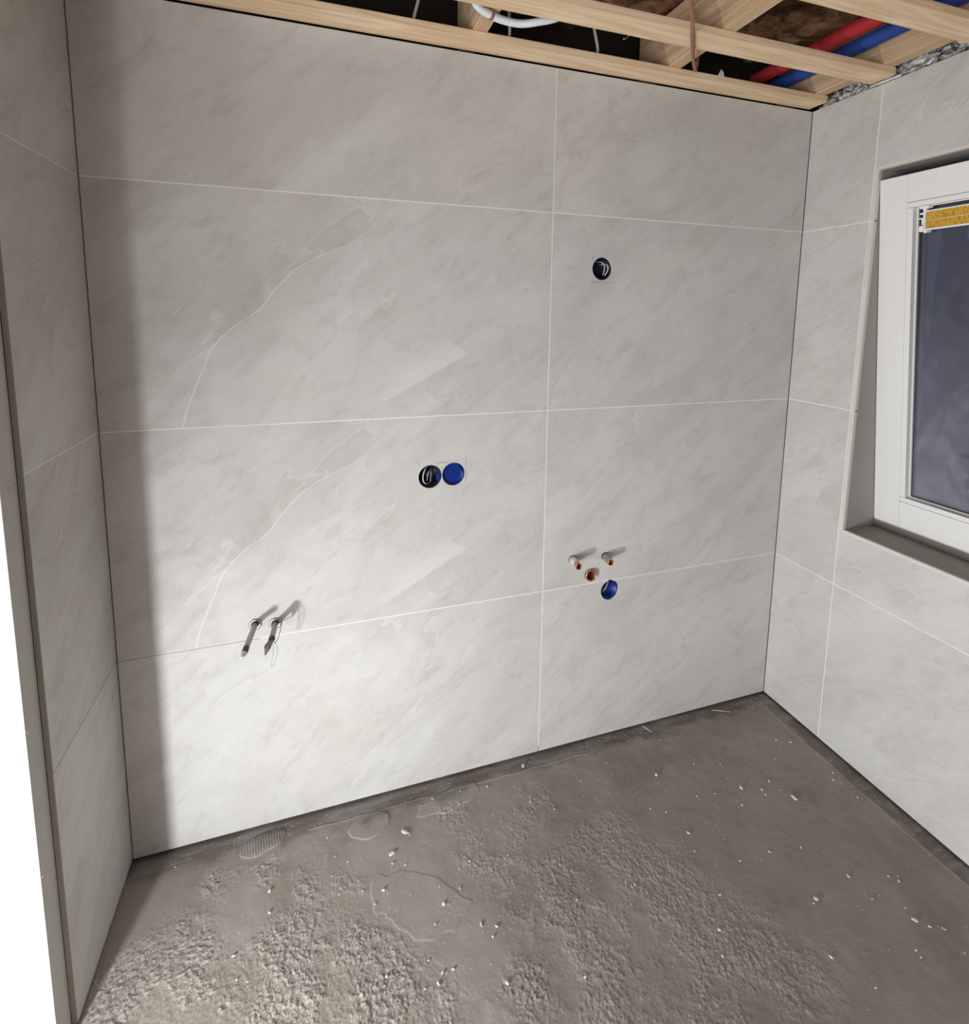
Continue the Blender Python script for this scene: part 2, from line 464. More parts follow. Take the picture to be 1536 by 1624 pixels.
def lathe(bm, prof, org, axis, seg=32, mi=0):
    """prof: list of (radius, distance along axis), open profile"""
    axis = Vector(axis).normalized(); org = Vector(org)
    up = Vector((0, 0, 1)) if abs(axis.z) < 0.9 else Vector((1, 0, 0))
    n = axis.cross(up).normalized(); bn = axis.cross(n)
    rings = []
    for r, d in prof:
        if r < 1e-6:
            rings.append([bm.verts.new(org + axis * d)])
        else:
            rings.append([bm.verts.new(org + axis * d + (n * math.cos(2 * PI * k / seg) + bn * math.sin(2 * PI * k / seg)) * r) for k in range(seg)])
    for a, b_ in zip(rings, rings[1:]):
        for k in range(seg):
            k2 = (k + 1) % seg
            if len(a) == 1 and len(b_) == 1: continue
            if len(a) == 1: f = bm.faces.new((a[0], b_[k2], b_[k]))
            elif len(b_) == 1: f = bm.faces.new((a[k], a[k2], b_[0]))
            else: f = bm.faces.new((a[k], a[k2], b_[k2], b_[k]))
            f.material_index = mi

def spline(pts, n=10):
    """Catmull-Rom through the points"""
    P = [Vector(p) for p in pts]
    P = [P[0] * 2 - P[1]] + P + [P[-1] * 2 - P[-2]]
    out = []
    for i in range(1, len(P) - 2):
        for k in range(n):
            t = k / n
            a, b_, c, d = P[i - 1], P[i], P[i + 1], P[i + 2]
            out.append(0.5 * ((2 * b_) + (c - a) * t + (2 * a - 5 * b_ + 4 * c - d) * t * t + (3 * b_ - a - 3 * c + d) * t ** 3))
    out.append(P[-2])
    return out

def cut(o, cutters):
    """boolean difference with a mesh of cutters, result written into the object's mesh"""
    c = link('cutter', cutters, M['cut_rim'])
    md = o.modifiers.new('cut', 'BOOLEAN')
    md.operation = 'DIFFERENCE'; md.solver = 'EXACT'; md.object = c
    try: md.material_mode = 'TRANSFER'
    except Exception: pass
    bpy.context.view_layer.update()
    dg = bpy.context.evaluated_depsgraph_get()
    me = bpy.data.meshes.new_from_object(o.evaluated_get(dg), preserve_all_data_layers=True, depsgraph=dg)
    o.modifiers.clear()
    old = o.data; o.data = me; me.name = old.name
    bpy.data.meshes.remove(old)
    bpy.data.objects.remove(c, do_unlink=True)

def vnoise(nx, ny, lx, ly, cell, rng, octaves=3, gain=0.5, xs=None, ys=None):
    """smooth value noise sampled at the coordinates xs, ys"""
    out = np.zeros((len(ys), len(xs))); amp = 1.0; tot = 0
    for o_ in range(octaves):
        c = cell / 2 ** o_
        gx, gy = int(lx / c) + 4, int(ly / c) + 4
        g = rng.random((gy, gx))
        fx = (xs - xs[0]) / c; fy = (ys - ys[0]) / c
        ix = fx.astype(int); iy = fy.astype(int)
        tx = fx - ix; ty = fy - iy
        tx = tx * tx * (3 - 2 * tx); ty = ty * ty * (3 - 2 * ty)
        a = g[np.ix_(iy, ix)]; b_ = g[np.ix_(iy, ix + 1)]; c_ = g[np.ix_(iy + 1, ix)]; d = g[np.ix_(iy + 1, ix + 1)]
        TX = tx[None, :]; TY = ty[:, None]
        out += amp * ((a * (1 - TX) + b_ * TX) * (1 - TY) + (c_ * (1 - TX) + d * TX) * TY)
        tot += amp; amp *= gain
    return out / tot

# ------------------------------------------------------------------ floor
def build_floor():
    rng = np.random.default_rng(11)
    xs = np.concatenate([np.linspace(-2.45, -0.05, 30), np.arange(-0.03, 2.20, 0.0016), np.array([2.26, 2.36])])
    ys = np.concatenate([np.linspace(-3.9, -1.08, 30), np.arange(-1.03, 0.03, 0.0016), np.array([0.08, 0.14])])
    X, Y = np.meshgrid(xs, ys)
    lx, ly = xs[-1] - xs[0] + .1, ys[-1] - ys[0] + .1
    def blobs(lst, soft=0.35):
        m = np.zeros_like(X)
        for (cx, cy, r) in lst:
            d = np.sqrt((X - cx) ** 2 + (Y - cy) ** 2) / r
            m = np.maximum(m, np.clip((1 + soft - d) / (2 * soft), 0, 1))
        return m
    roughb = blobs([(.09, -.30, .09), (.17, -.24, .07), (.22, -.31, .09), (.36, -.37, .12), (.46, -.29, .06), (.50, -.36, .09), (.57, -.45, .12),
                    (.45, -.21, .03), (.68, -.55, .10), (.40, -.50, .14), (.12, -.45, .10), (.58, -.36, .05), (.90, -.58, .07), (.24, -.12, .05), (.34, -.12, .05)])
    medb = blobs([(.90, -.25, .07), (.98, -.28, .10), (1.04, -.38, .12), (1.07, -.50, .13), (1.12, -.62, .14), (1.25, -.33, .10), (1.33, -.47, .12),
                  (1.38, -.62, .13), (1.48, -.70, .12), (.86, -.12, .05), (1.10, -.16, .07), (.45, -.14, .05), (.55, -.24, .05), (1.2, -.75, .2)])
    smooth = blobs([(.30, -.24, .06), (.28, -.19, .05), (.70, -.27, .10), (.82, -.47, .08), (.75, -.36, .08), (.62, -.17, .06), (.83, -.60, .04)], 0.5)
    n1 = vnoise(0, 0, lx, ly, 0.09, rng, 3, 0.6, xs, ys)
    n2 = vnoise(0, 0, lx, ly, 0.035, rng, 2, 0.6, xs, ys)
    gate = np.clip((n1 + 0.5 * n2 - 0.62) / 0.16, 0, 1)
    rough = np.clip(np.maximum(roughb * (0.45 + 0.75 * gate), 0.60 * medb * (0.30 + 0.8 * gate)) * (1 - 0.9 * smooth), 0, 1)
    rough = rough * np.clip((-0.055 - Y) / 0.04, 0.1, 1)
    # coarse trowel crumbs: ridged fine noise
    f1 = vnoise(0, 0, lx, ly, 0.0060, rng, 2, 0.7, xs, ys)
    # slightly streaked texture towards the right
    s1 = vnoise(0, 0, lx, ly, 0.0120, rng, 1, 0.5, xs, ys)
    lumps = np.clip(f1 - 0.40, 0, 1) * 2.0
    Z = -0.0030 + rough * (lumps * 0.0024 + (s1 - .5) * 0.0018)
    Z += (n1 - 0.5) * 0.0032 + (n2 - 0.5) * 0.0008 * (1 - smooth)
    # trowelled patches with raised rims near the back wall
    grey = np.clip(smooth * 1.1, 0, 1)
    for (cx, cy, rx, ry, ang, h) in ((.335, -.050, .060, .030, .15, .0022), (.62, -.085, .055, .040, .1, .0020), (.86, -.075, .10, .035, .2, .0016), (.72, -.33, .13, .07, -.6, .0009)):
        ca, sa = math.cos(ang), math.sin(ang)
        dx = (X - cx) * ca + (Y - cy) * sa; dy = -(X - cx) * sa + (Y - cy) * ca
        d = np.sqrt((dx / rx) ** 2 + (dy / ry) ** 2) + (n2 - .5) * 0.5
        inn = np.clip((1.0 - d) / 0.05, 0, 1)
        Z += h * inn
        if h > .002: Z += inn * 0.0006 * np.sin(dx * 900)
        grey = np.maximum(grey, inn * 0.75)
    # groove / ridge of old adhesive that follows the walls
    w = 0.008 * (n2 - 0.5)
    Z += 0.0016 * np.exp(-((Y + 0.048 + w) / 0.0022) ** 2) * (X > .45) * (X < 1.35) * (X < W)
    Z -= 0.0018 * np.clip((Y + 0.042) / 0.02, 0, 1)
    dR = W - X
    Z += 0.0012 * np.exp(-((dR - 0.055 + w) / 0.003) ** 2)
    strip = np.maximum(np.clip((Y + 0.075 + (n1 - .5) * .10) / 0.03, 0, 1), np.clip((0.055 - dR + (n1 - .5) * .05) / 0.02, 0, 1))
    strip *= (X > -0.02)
    nx, ny = len(xs), len(ys)
    co = np.stack([X, Y, Z], -1).reshape(-1, 3).astype(np.float32)
    idx = np.arange(nx * ny).reshape(ny, nx)
    q = np.stack([idx[:-1, :-1], idx[:-1, 1:], idx[1:, 1:], idx[1:, :-1]], -1).reshape(-1, 4)
    me = bpy.data.meshes.new('floor')
    me.vertices.add(nx * ny); me.vertices.foreach_set('co', co.ravel())
    nf = len(q)
    me.loops.add(nf * 4); me.loops.foreach_set('vertex_index', q.ravel().astype(np.int32))
    me.polygons.add(nf); me.polygons.foreach_set('loop_start', (np.arange(nf) * 4).astype(np.int32))
    me.polygons.foreach_set('use_smooth', np.ones(nf, bool))
    me.update(calc_edges=True)
    ca_ = me.color_attributes.new('surface', 'FLOAT_COLOR', 'POINT')
    cc = np.stack([rough, np.clip(grey, 0, 1), strip, np.ones_like(X)], -1).reshape(-1, 4).astype(np.float32)
    ca_.data.foreach_set('color', cc.ravel())
    me.materials.append(M['floor'])
    o = bpy.data.objects.new('floor', me); col.objects.link(o)
    tag(o, 'rough grey brown cement screed floor with trowel marks and crumbs', kind='structure')
    return o
build_floor()

# ------------------------------------------------------------------ tiled walls
G = 0.0015   # half a joint
def wall_tiles(bm, cells, plane, flip):
    """cells: (a0,a1,z0,z1,seed,special,u0) ; plane 'y' back wall, 'xl', 'xr'"""
    for (a0, a1, z0, z1, sd, sp_, uo, vo) in cells:
        if plane == 'y':
            box(bm, a0, a1, 0.0, 0.0098, z0, z1, 0, lambda c, a0=a0, z0=z0: (c.x - uo, c.z - vo), (sd, sp_))
        elif plane == 'xr':
            box(bm, W, W + 0.0098, a0, a1, z0, z1, 0, lambda c: (-c.y + uo, c.z - vo), (sd, sp_))
        else:
            box(bm, -0.0098, 0.0, a0, a1, z0, z1, 0, lambda c: (c.y + uo, c.z - vo), (sd, sp_))

FZ = 0.005
sock = {'top': (1.363, 1.624), 'dl': (0.817, 1.001), 'dr': (0.888, 1.003), 'low': (1.441, 0.546)}
bm = bmesh.new()
rows = [(FZ, J1 - G, -0.0181), (J1 + G, J2 - G, J1), (J2 + G, J3 - G, J2), (J3 + G, H, J3)]
seeds_l = [(3.0, 0.0), (1.0, 1.0), (1.0, 1.0), (5.0, 0.0)]
seeds_r = [(7.0, 0.0), (11.0, 0.0), (12.4, 0.0), (9.0, 0.0)]
cells = []
for i, (z0, z1, vo) in enumerate(rows):
    cells.append((0.0025, XS - G, z0, z1, *seeds_l[i], 0.0, vo))
    cells.append((XS + G, W - 0.002, z0, z1, *seeds_r[i], XS, vo))
wall_tiles(bm, cells, 'y', False)
# masonry behind the tiles
box(bm, -0.30, W + 0.30, 0.0102, 0.12, -0.02, H, 1)
back = link('wall_back', bm, [M['tile'], M['adhesive'], M['cut_rim'], M['grout']])
cb = bmesh.new()
for k, (x, z) in sock.items():
    lathe(cb, [(0, -0.02), (0.0350, -0.02), (0.0350, 0.075), (0, 0.075)], (x, 0, z), (0, 1, 0), 40)
for x, z, r in ((1.293, 0.678, 0.0138), (1.416, 0.672, 0.0138), (1.361, 0.615, 0.0195), (0.329, 0.625, 0.0155), (0.380, 0.619, 0.0155)):
    lathe(cb, [(0, -0.02), (r, -0.02), (r, 0.05), (0, 0.05)], (x, 0, z), (0, 1, 0), 28)
bmesh.ops.recalc_face_normals(cb, faces=cb.faces)
bpy.context.view_layer.update()
cut(back, cb)
tag(back, kind='structure')
# grout strips added to the same wall mesh
gb = bmesh.new(); gb.from_mesh(back.data)
gm = len(back.data.materials) - 1
if back.data.materials[gm] is not M['grout']:
    names = [m_.name if m_ else '' for m_ in back.data.materials]
    gm = names.index('pale_grout')
for zz in (J1, J2, J3):
    x0 = 0.0025 if zz > J1 else 0.34
    segs = [(x0, XS - G), (XS + G, W - 0.002)]
    if zz == J1:
        segs = [(x0, XS - G), (XS + G, 1.433), (1.449, W - 0.002)]
    for a, b_ in segs:
        box(gb, a, b_, 0.0003, 0.0095, zz - G, zz + G, gm)
box(gb, 0.0025, 0.34, 0.0016, 0.0095, J1 - G * .6, J1 + G * .8, gm)
for z0, z1 in ((FZ + 0.02, J1 + G), (J1 + G, J2 + G), (J2 + G, J3 + G), (J3 + G, H)):
    box(gb, XS - G, XS + G, 0.0003, 0.0095, z0, z1, gm)
gb.to_mesh(back.data); gb.free()

# left wall: tiled return, ends at YL
bm = bmesh.new()
for i, (z0, z1, vo) in enumerate(rows):
    box(bm, -0.0098, 0.0, YL, 0.008, z0, z1, 0, lambda c, vo=vo: (c.y + 1.2, c.z - vo), (21.0 + i, 0.0))
for zz, g in ((J2, 0.0003), (J3, 0.0009)):
    box(bm, -0.0095, -g, YL + 0.0004, 0.008, zz - G, zz + G, 2)
box(bm, -0.0095, -0.0012, YL + 0.003, 0.008, J1 - G, J1 + G, 3)
box(bm, -0.0085, -0.0004, YL - 0.0006, YL, FZ, H, 4)            # cut edge of the tiles, coloured darker for the board's shade
box(bm, -2.40, -0.0102, YL + 0.004, 0.0098, -0.02, H + 0.10, 1)         # body of the wall
lw = link('wall_left', bm, [M['tile'], M['adhesive'], M['grout'], M['tile_edge'], M['reveal']])
tag(lw, kind='structure')
# white lining board at the end of the left wall
bm = bmesh.new()
box(bm, -0.105, -0.0103, -0.397, YL - 0.0012, -0.004, 2.35, 0, bev=0.0006)
bm.faces.ensure_lookup_table()
for f in bm.faces:
    if f.calc_center_median().x > -0.0112: f.material_index = 1
tb = link('trim_1', bm, [M['white_paint'], M['board_side']])
tag(tb, kind='structure')
bm = bmesh.new()     # pencil ring and slot of a screw
lathe(bm, [(0.0105, 0), (0.0105, 0.0003), (0.0112, 0.0003), (0.0112, 0)], (0, 0, 0), (1, 0, 0), 28)
box(bm, 0, 0.0003, -0.006, 0.006, -0.0007, 0.0007)
pm = link('pencil_mark', bm, M['pencil'], tb, loc=(-0.0106, -0.3665, 1.169))
pm.rotation_euler = (0.45, 0, 0)
tag(pm, 'dark pencil ring with a short dash')
bm = bmesh.new()
for y, z in ((-0.392, 0.72), (-0.347, 0.53), (-0.347, 0.50), (-0.393, 0.42)):
    tube(bm, [(-0.0115, y, z), (-0.0085, y - 0.001, z - 0.006)], [0.0012, 0.0005], 6)
link('splinter', bm, M['tile_edge'], tb)
# plastered wall of the neighbouring room, seen as the white strip at the left
bm = bmesh.new()
box(bm, -2.40, -0.106, -0.392, YL + 0.003, -0.02, 2.40)
tag(link('wall_front_left', bm, M['plaster']), kind='structure')

# right wall with the window opening
WY0, WY1, WZ0, WZ1 = -0.2545, -1.27, 0.781, 1.932
bm = bmesh.new()
for i, (z0, z1, vo) in enumerate(rows):
    for k, (a0, a1) in enumerate(((YR + G, -0.0015), (YR - 1.2 + G, YR - G), (YR - 2.4 + G, YR - 1.2 - G), (-3.8, YR - 2.4 - G))):
        box(bm, W, W + 0.0098, a0, a1, z0, z1, 0, lambda c, vo=vo, k=k: (-c.y + YR + (1.2 if k == 0 else 0), c.z - vo), (31.0 + 3 * i + 0.7 * k, 0.0))
box(bm, W + 0.0102, W + 0.165, -3.9, 0.0095, -0.02, H - 0.004, 1)
right = link('wall_right', bm, [M['tile'], M['adhesive'], M['cut_rim'], M['grout']])
cb = bmesh.new(); box(cb, W - 0.05, W + 0.4, WY1 - 0.0101, WY0 + 0.0101, WZ0 - 0.0101, WZ1 + 0.0101)
bmesh.ops.recalc_face_normals(cb, faces=cb.faces)
cut(right, cb)
tag(right, kind='structure')
gb = bmesh.new(); gb.from_mesh(right.data)
gm = [m_.name for m_ in right.data.materials].index('pale_grout')
for zz in (J1, J2, J3):
    segs = [(YR + G, -0.0015)] + ([(-3.8, YR - G)] if zz == J1 else [(WY0, YR - G), (-3.8, WY1)])
    for a, b_ in segs:
        box(gb, W + 0.0003, W + 0.0095, a, b_, zz - G, zz + G, gm)
for z0, z1 in ((FZ, J1 + G), (J1 + G, J2 + G), (J2 + G, J3 + G), (J3 + G, H)):
    box(gb, W + 0.0003, W + 0.0095, YR - G, YR + G, z0, z1, gm)
gb.to_mesh(right.data); gb.free()

# rear room, out of view behind the camera
bm = bmesh.new()
box(bm, -2.52, -2.40, -3.9, YL, -0.02, 2.45)
farl = link('wall_far_left', bm, [M['plaster'], M['cut_rim']])
cb = bmesh.new(); box(cb, -2.7, -2.3, -3.22, -1.58, 0.02, 0.96)  # opening added for the side fill light
bmesh.ops.recalc_face_normals(cb, faces=cb.faces)
cut(farl, cb)
tag(farl, kind='structure')
bm = bmesh.new()
box(bm, -2.40, W + 0.16, -3.92, -3.80, -0.02, 2.45)
rear = link('wall_rear', bm, [M['plaster'], M['cut_rim']])
cb = bmesh.new(); box(cb, -2.32, -0.38, -4.1, -3.6, 0.04, 0.98)  # opening added for the rear fill light
bmesh.ops.recalc_face_normals(cb, faces=cb.faces)
cut(rear, cb)
tag(rear, kind='structure')

# ------------------------------------------------------------------ window (tilted inwards at the top)
win = empty('window_1', (W + 0.141, WY0, WZ0))
tag(win, kind='structure')
def wpart(name, bm, mats, par=None, **kw):
    o = link(name, bm, mats, None, **kw)
    o.parent = par or win
    bpy.context.view_layer.update()
    o.matrix_parent_inverse = (par or win).matrix_world.inverted()
    return o
XD = W + 0.141
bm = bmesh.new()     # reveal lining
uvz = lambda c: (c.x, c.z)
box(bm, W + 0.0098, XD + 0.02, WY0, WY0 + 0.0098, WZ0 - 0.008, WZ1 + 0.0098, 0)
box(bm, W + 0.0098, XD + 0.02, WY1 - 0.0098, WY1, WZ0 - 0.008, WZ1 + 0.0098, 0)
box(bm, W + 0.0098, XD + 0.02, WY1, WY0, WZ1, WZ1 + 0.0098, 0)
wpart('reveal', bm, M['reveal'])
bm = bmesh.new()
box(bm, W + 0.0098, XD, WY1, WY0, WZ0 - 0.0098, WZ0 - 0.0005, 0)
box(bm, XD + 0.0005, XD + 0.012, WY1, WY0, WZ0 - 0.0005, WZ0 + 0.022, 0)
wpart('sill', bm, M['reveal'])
bm = bmesh.new()     # tile trim profile round the opening
t = 0.0075
box(bm, W - 0.0012, W + 0.0095, WY0, WY0 + t, WZ0 - t, WZ1 + t)
box(bm, W - 0.0012, W + 0.0095, WY1, WY0, WZ0 - t, WZ0 - 0.0002)
box(bm, W - 0.0012, W + 0.0095, WY1, WY0, WZ1 + 0.0002, WZ1 + t)
box(bm, W - 0.0012, W + 0.0095, WY1 - t, WY1, WZ0 - t, WZ1 + t)
for (y0, y1, z0, z1) in ((WY0 + t, WY0 + t + 0.002, WZ0 - t, WZ1 + t), (WY1, WY0 + t, WZ0 - t - 0.002, WZ0 - t), (WY1, WY0 + t, WZ1 + t, WZ1 + t + 0.002)):
    box(bm, W - 0.0008, W + 0.009, y0, y1, z0, z1, 1)
wpart('tile_trim', bm, [M['tile_edge'], M['grout']])
bm = bmesh.new()     # fixed outer frame
FX0, FX1 = XD + 0.013, XD + 0.075
box(bm, FX0, FX1, WY0 - 0.055, WY0 - 0.001, WZ0, WZ1 - 0.001)
box(bm, FX0, FX1, WY1 + 0.001, WY1 + 0.055, WZ0, WZ1 - 0.001)
box(bm, FX0, FX1, WY1 + 0.055, WY0 - 0.055, WZ0, WZ0 + 0.055)
box(bm, FX0, FX1, WY1 + 0.055, WY0 - 0.055, WZ1 - 0.105, WZ1 - 0.001)
wpart('outer_frame', bm, M['white_paint'])

# sash: local frame  y = along the wall (from the left edge, negative), z = up the tilted sash, x = thickness
SH = 1.104
A = Vector((2.297, 0, 0.805)); B = Vector((2.165, 0, 1.91))
tilt = math.atan2(A.x - B.x, B.z - A.z)
sash = empty('sash', (A.x, -0.256, A.z), (0, -tilt, 0))
sash.parent = win
bpy.context.view_layer.update()
sash.matrix_parent_inverse = win.matrix_world.inverted()
SW = -0.985     # sash width to the right
def spart(name, bm, mats, **kw):
    o = link(name, bm, mats, None, **kw)
    o.parent = sash
    return o
def sbox(bm, x0, x1, y0, y1, z0, z1, mi=0, bev=0.0):
    box(bm, x0, x1, min(y0, y1), max(y0, y1), z0, z1, mi, bev=bev)
ST = 0.079; RB = 0.091; RT = 0.080; TH = 0.056
for y0, y1 in ((0.0, -ST), (SW + ST, SW)):
    bm = bmesh.new(); sbox(bm, 0, TH, y0, y1, 0.0, SH, 0, 0.0012)
    spart('stile', bm, M['white_paint'])
for z0, z1 in ((0.0, RB), (SH - RT, SH)):
    bm = bmesh.new(); sbox(bm, 0.0004, TH, -ST - 0.0006, SW + ST + 0.0006, z0, z1, 0, 0.0012)
    spart('rail', bm, M['white_paint'])
gy0, gy1, gz0, gz1 = -ST - 0.0008, SW + ST + 0.0008, RB + 0.0008, SH - RT - 0.0008
bw = 0.016
for (y0, y1, z0, z1) in ((gy0, gy1, gz0, gz0 + bw), (gy0, gy1, gz1 - bw, gz1), (gy0, gy0 - bw, gz0 + bw, gz1 - bw), (gy1 + bw, gy1, gz0 + bw, gz1 - bw)):
    bm = bmesh.new(); sbox(bm, 0.0002, 0.024, y0, y1, z0 + .0004, z1 - .0004, 0, 0.0010)
    spart('glazing_bead', bm, M['white_paint'])
bm = bmesh.new()     # dark gasket with pale spacer
ib = bw + 0.0
def ring(bm, x0, x1, i0, i1, mi=0):
    y0, y1, z0, z1 = gy0 - i0, gy1 + i0, gz0 + i0, gz1 - i0
    w_ = i1 - i0
    sbox(bm, x0, x1, y0, y0 - w_, z0, z1, mi); sbox(bm, x0, x1, y1 + w_, y1, z0, z1, mi)
    sbox(bm, x0, x1, y0 - w_, y1 + w_, z0, z0 + w_, mi); sbox(bm, x0, x1, y0 - w_, y1 + w_, z1 - w_, z1, mi)
ring(bm, 0.0242, 0.030, 0.004, 0.0185, 0)
ring(bm, 0.0185, 0.0240, 0.0162, 0.0190, 1)
ring(bm, 0.0340, 0.046, 0.002, 0.0290, 0)
ring(bm, 0.0338, 0.0345, 0.0250, 0.0275, 2)
spart('gasket', bm, [M['seal'], M['white_paint'], M['grey_wire']])
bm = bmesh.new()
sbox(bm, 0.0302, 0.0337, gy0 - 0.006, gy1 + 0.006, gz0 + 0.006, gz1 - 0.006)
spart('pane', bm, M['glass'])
bm = bmesh.new()     # little nicks in the paint
for (y, z) in ((-.002, .30), (-.004, .41), (-.012, .40), (-.033, .265), (-.060, .18)):
    sbox(bm, -0.0002, 0.0006, y, y - 0.003, z, z + 0.0016)
spart('paint_nick', bm, M['grey_wire'])

# yellow ribbed unit along the top of the glass
gr = empty('ventilation_grille', (A.x, -0.256, A.z), (0, -tilt, 0))
tag(gr, 'yellow ribbed grille strip in a white frame at the top of the window glass', 'ventilation grille')
def gpart(name, bm, mats, **kw):
    o = link(name, bm, mats, gr, **kw); return o
g0, g1 = -0.1245, SW + 0.115
zt, zb = 0.9925, 0.9370
bm = bmesh.new()
sbox(bm, 0.004, 0.020, g0, g1, zt - 0.0035, zt, 0, 0.0005)
sbox(bm, 0.004, 0.020, g0, g1, zb, zb + 0.0050, 0, 0.0005)
sbox(bm, 0.004, 0.020, g0, g0 - 0.0025, zb + .005, zt - .0035)
sbox(bm, 0.004, 0.020, g1 + 0.003, g1, zb + .005, zt - .0035)
gpart('frame', bm, M['white_foam'])
bm = bmesh.new()
y = g0 - 0.0030
while y > g1 + 0.004:
    vs = [bm.verts.new((x, y - dy, z)) for z in (zb + .0052, zt - .0037) for x, dy in ((0.0085, 0.0), (0.0062, 0.0022), (0.0085, 0.0044))]
    bm.faces.new((vs[0], vs[1], vs[4], vs[3])); bm.faces.new((vs[1], vs[2], vs[5], vs[4]))
    y -= 0.0044
sbox(bm, 0.0090, 0.016, g0 - .003, g1 + .003, zb + .0052, zt - .0037)
gpart('ribbed_insert', bm, M['yellow'])
bm = bmesh.new(); sbox(bm, 0.0050, 0.0062, g0 - .003, g1 + .003, (zt + zb) / 2 - .0006, (zt + zb) / 2 + .0008)
gpart('centre_wire', bm, M['cream_wire'])
bm = bmesh.new()
sbox(bm, 0.002, 0.022, -0.113, -0.136, 0.9985, 1.0065, 0, .0006)
sbox(bm, 0.006, 0.018, -0.111, -0.1245, 0.9830, 0.9880, 0, .0005)
sbox(bm, 0.006, 0.018, -0.108, -0.117, 0.9700, 0.9740, 0, .0005)
sbox(bm, 0.008, 0.016, -0.1145, -0.1180, 0.9530, 0.9740, 0, .0005)
sbox(bm, 0.001, 0.022, -0.112, -0.124, 0.9340, 0.9510, 0, .0008)
sbox(bm, 0.003, 0.022, -0.124, -0.133, 0.9300, 0.9365, 0, .0006)
sbox(bm, 0.012, 0.022, -0.116, -0.124, 0.9510, 0.9990, 0, .0006)
gpart('end_bracket', bm, M['white_foam'])

# dark lever and keyhole plate added behind the pane, standing in for a reflection
hd_ = empty('added_lever_handle', (A.x, -0.256, A.z), (0, -tilt, 0))
tag(hd_, 'dark lever handle with keyhole plate added behind the lower right of the window glass', 'handle')
bm = bmesh.new(); tube(bm, spline([(0.056, -0.187, 0.277), (0.057, -0.23, 0.277), (0.057, -0.36, 0.277)], 8), 0.0065, 14)
link('lever', bm, M['black'], hd_, smooth=True)
bm = bmesh.new(); lathe(bm, [(0, 0.0), (0.017, 0.0), (0.019, 0.003), (0.019, 0.010), (0, 0.010)], (0.055, -0.226, 0.197), (1, 0, 0), 28)
link('keyhole_plate', bm, M['grey_wire'], hd_, smooth=True)
bm = bmesh.new(); box(bm, 0.0535, 0.057, -0.2290, -0.2220, 0.184, 0.211, bev=0.0015)
link('keyhole', bm, M['black'], hd_)

# outside, seen darkly through the glass
bm = bmesh.new()
box(bm, 6.0, 6.3, 1.905, 6.0, -1.0, 5.0)
box(bm, 6.0, 6.3, -3.0, 1.745, -1.0, 2.18)
box(bm, 6.0, 6.3, 1.745, 1.905, -1.0, 2.065)
tag(link('wall_outside', bm, M['outside']), kind='structure')
bm = bmesh.new()
box(bm, 2.6, 6.0, -3.0, 6.0, -1.05, -1.0)
tag(link('ground_outside', bm, M['outside_pale']), kind='structure')

# ------------------------------------------------------------------ ceiling timber
def plank(name, x0, x1, y0, y1, z0, z1, mat, bev=0.0015):
    bm = bmesh.new()
    cx, cy, cz = (x0 + x1) / 2, (y0 + y1) / 2, (z0 + z1) / 2
    box(bm, x0 - cx, x1 - cx, y0 - cy, y1 - cy, z0 - cz, z1 - cz, 0, bev=bev)
    return link(name, bm, mat, loc=(cx, cy, cz))
BZ, BT = 2.195, 2.2155
for y0, y1, lab in ((-0.064, 0.006, 'pale pine batten lying right along the top of the back wall'),
                    (-0.282, -0.208, 'pale pine batten second out from the back wall, brown cable crossing it'),
                    (-0.541, -0.467, 'pale pine batten at the top right corner, farthest from the back wall')):
    o = plank('ceiling_batten', -0.012, 2.150, y0, y1, BZ, BT, M['batten'])
    tag(o, lab, 'batten', 'ceiling battens')
for x0, x1, lab in ((0.918, 0.958, 'pine joist above the battens beside the white conduit'),
                    (1.525, 1.565, 'pine joist above the battens behind the brown cable'),
                    (2.100, 2.142, 'pine joist above the battens beside the blue pipe, by the right wall')):
    o = plank('ceiling_joist', x0, x1, -1.6, 0.10, BT + 0.0005, BT + 0.155, M['joist'])
    tag(o, lab, 'joist', 'ceiling joists')
# ceiling = sagging brown insulation with deck above
rng = np.random.default_rng(5)
bm = bmesh.new()
xs = np.linspace(-2.5, 2.33, 300); ys = np.linspace(-3.9, 0.13, 240)
hh = vnoise(0, 0, 5.1, 4.3, 0.14, rng, 4, 0.55, xs, ys)
vv = [[bm.verts.new((x, y, 2.405 - 0.085 * (hh[j, i] - 0.35))) for i, x in enumerate(xs)] for j, y in enumerate(ys)]
for j in range(len(ys) - 1):
    for i in range(len(xs) - 1):
        bm.faces.new((vv[j][i], vv[j + 1][i], vv[j + 1][i + 1], vv[j][i + 1]))
box(bm, -2.52, 2.40, -3.92, 0.20, 2.46, 2.50)
o = link('ceiling', bm, M['insul'], smooth=True)
tag(o, 'crumpled brown insulation filling the open ceiling above the joists', kind='structure')
# upper masonry closing the ceiling void, coloured near black for its unlit depth
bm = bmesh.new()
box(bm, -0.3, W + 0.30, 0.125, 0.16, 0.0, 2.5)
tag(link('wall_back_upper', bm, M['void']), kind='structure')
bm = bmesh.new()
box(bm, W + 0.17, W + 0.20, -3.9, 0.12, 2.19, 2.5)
tag(link('wall_right_upper', bm, M['void']), kind='structure')

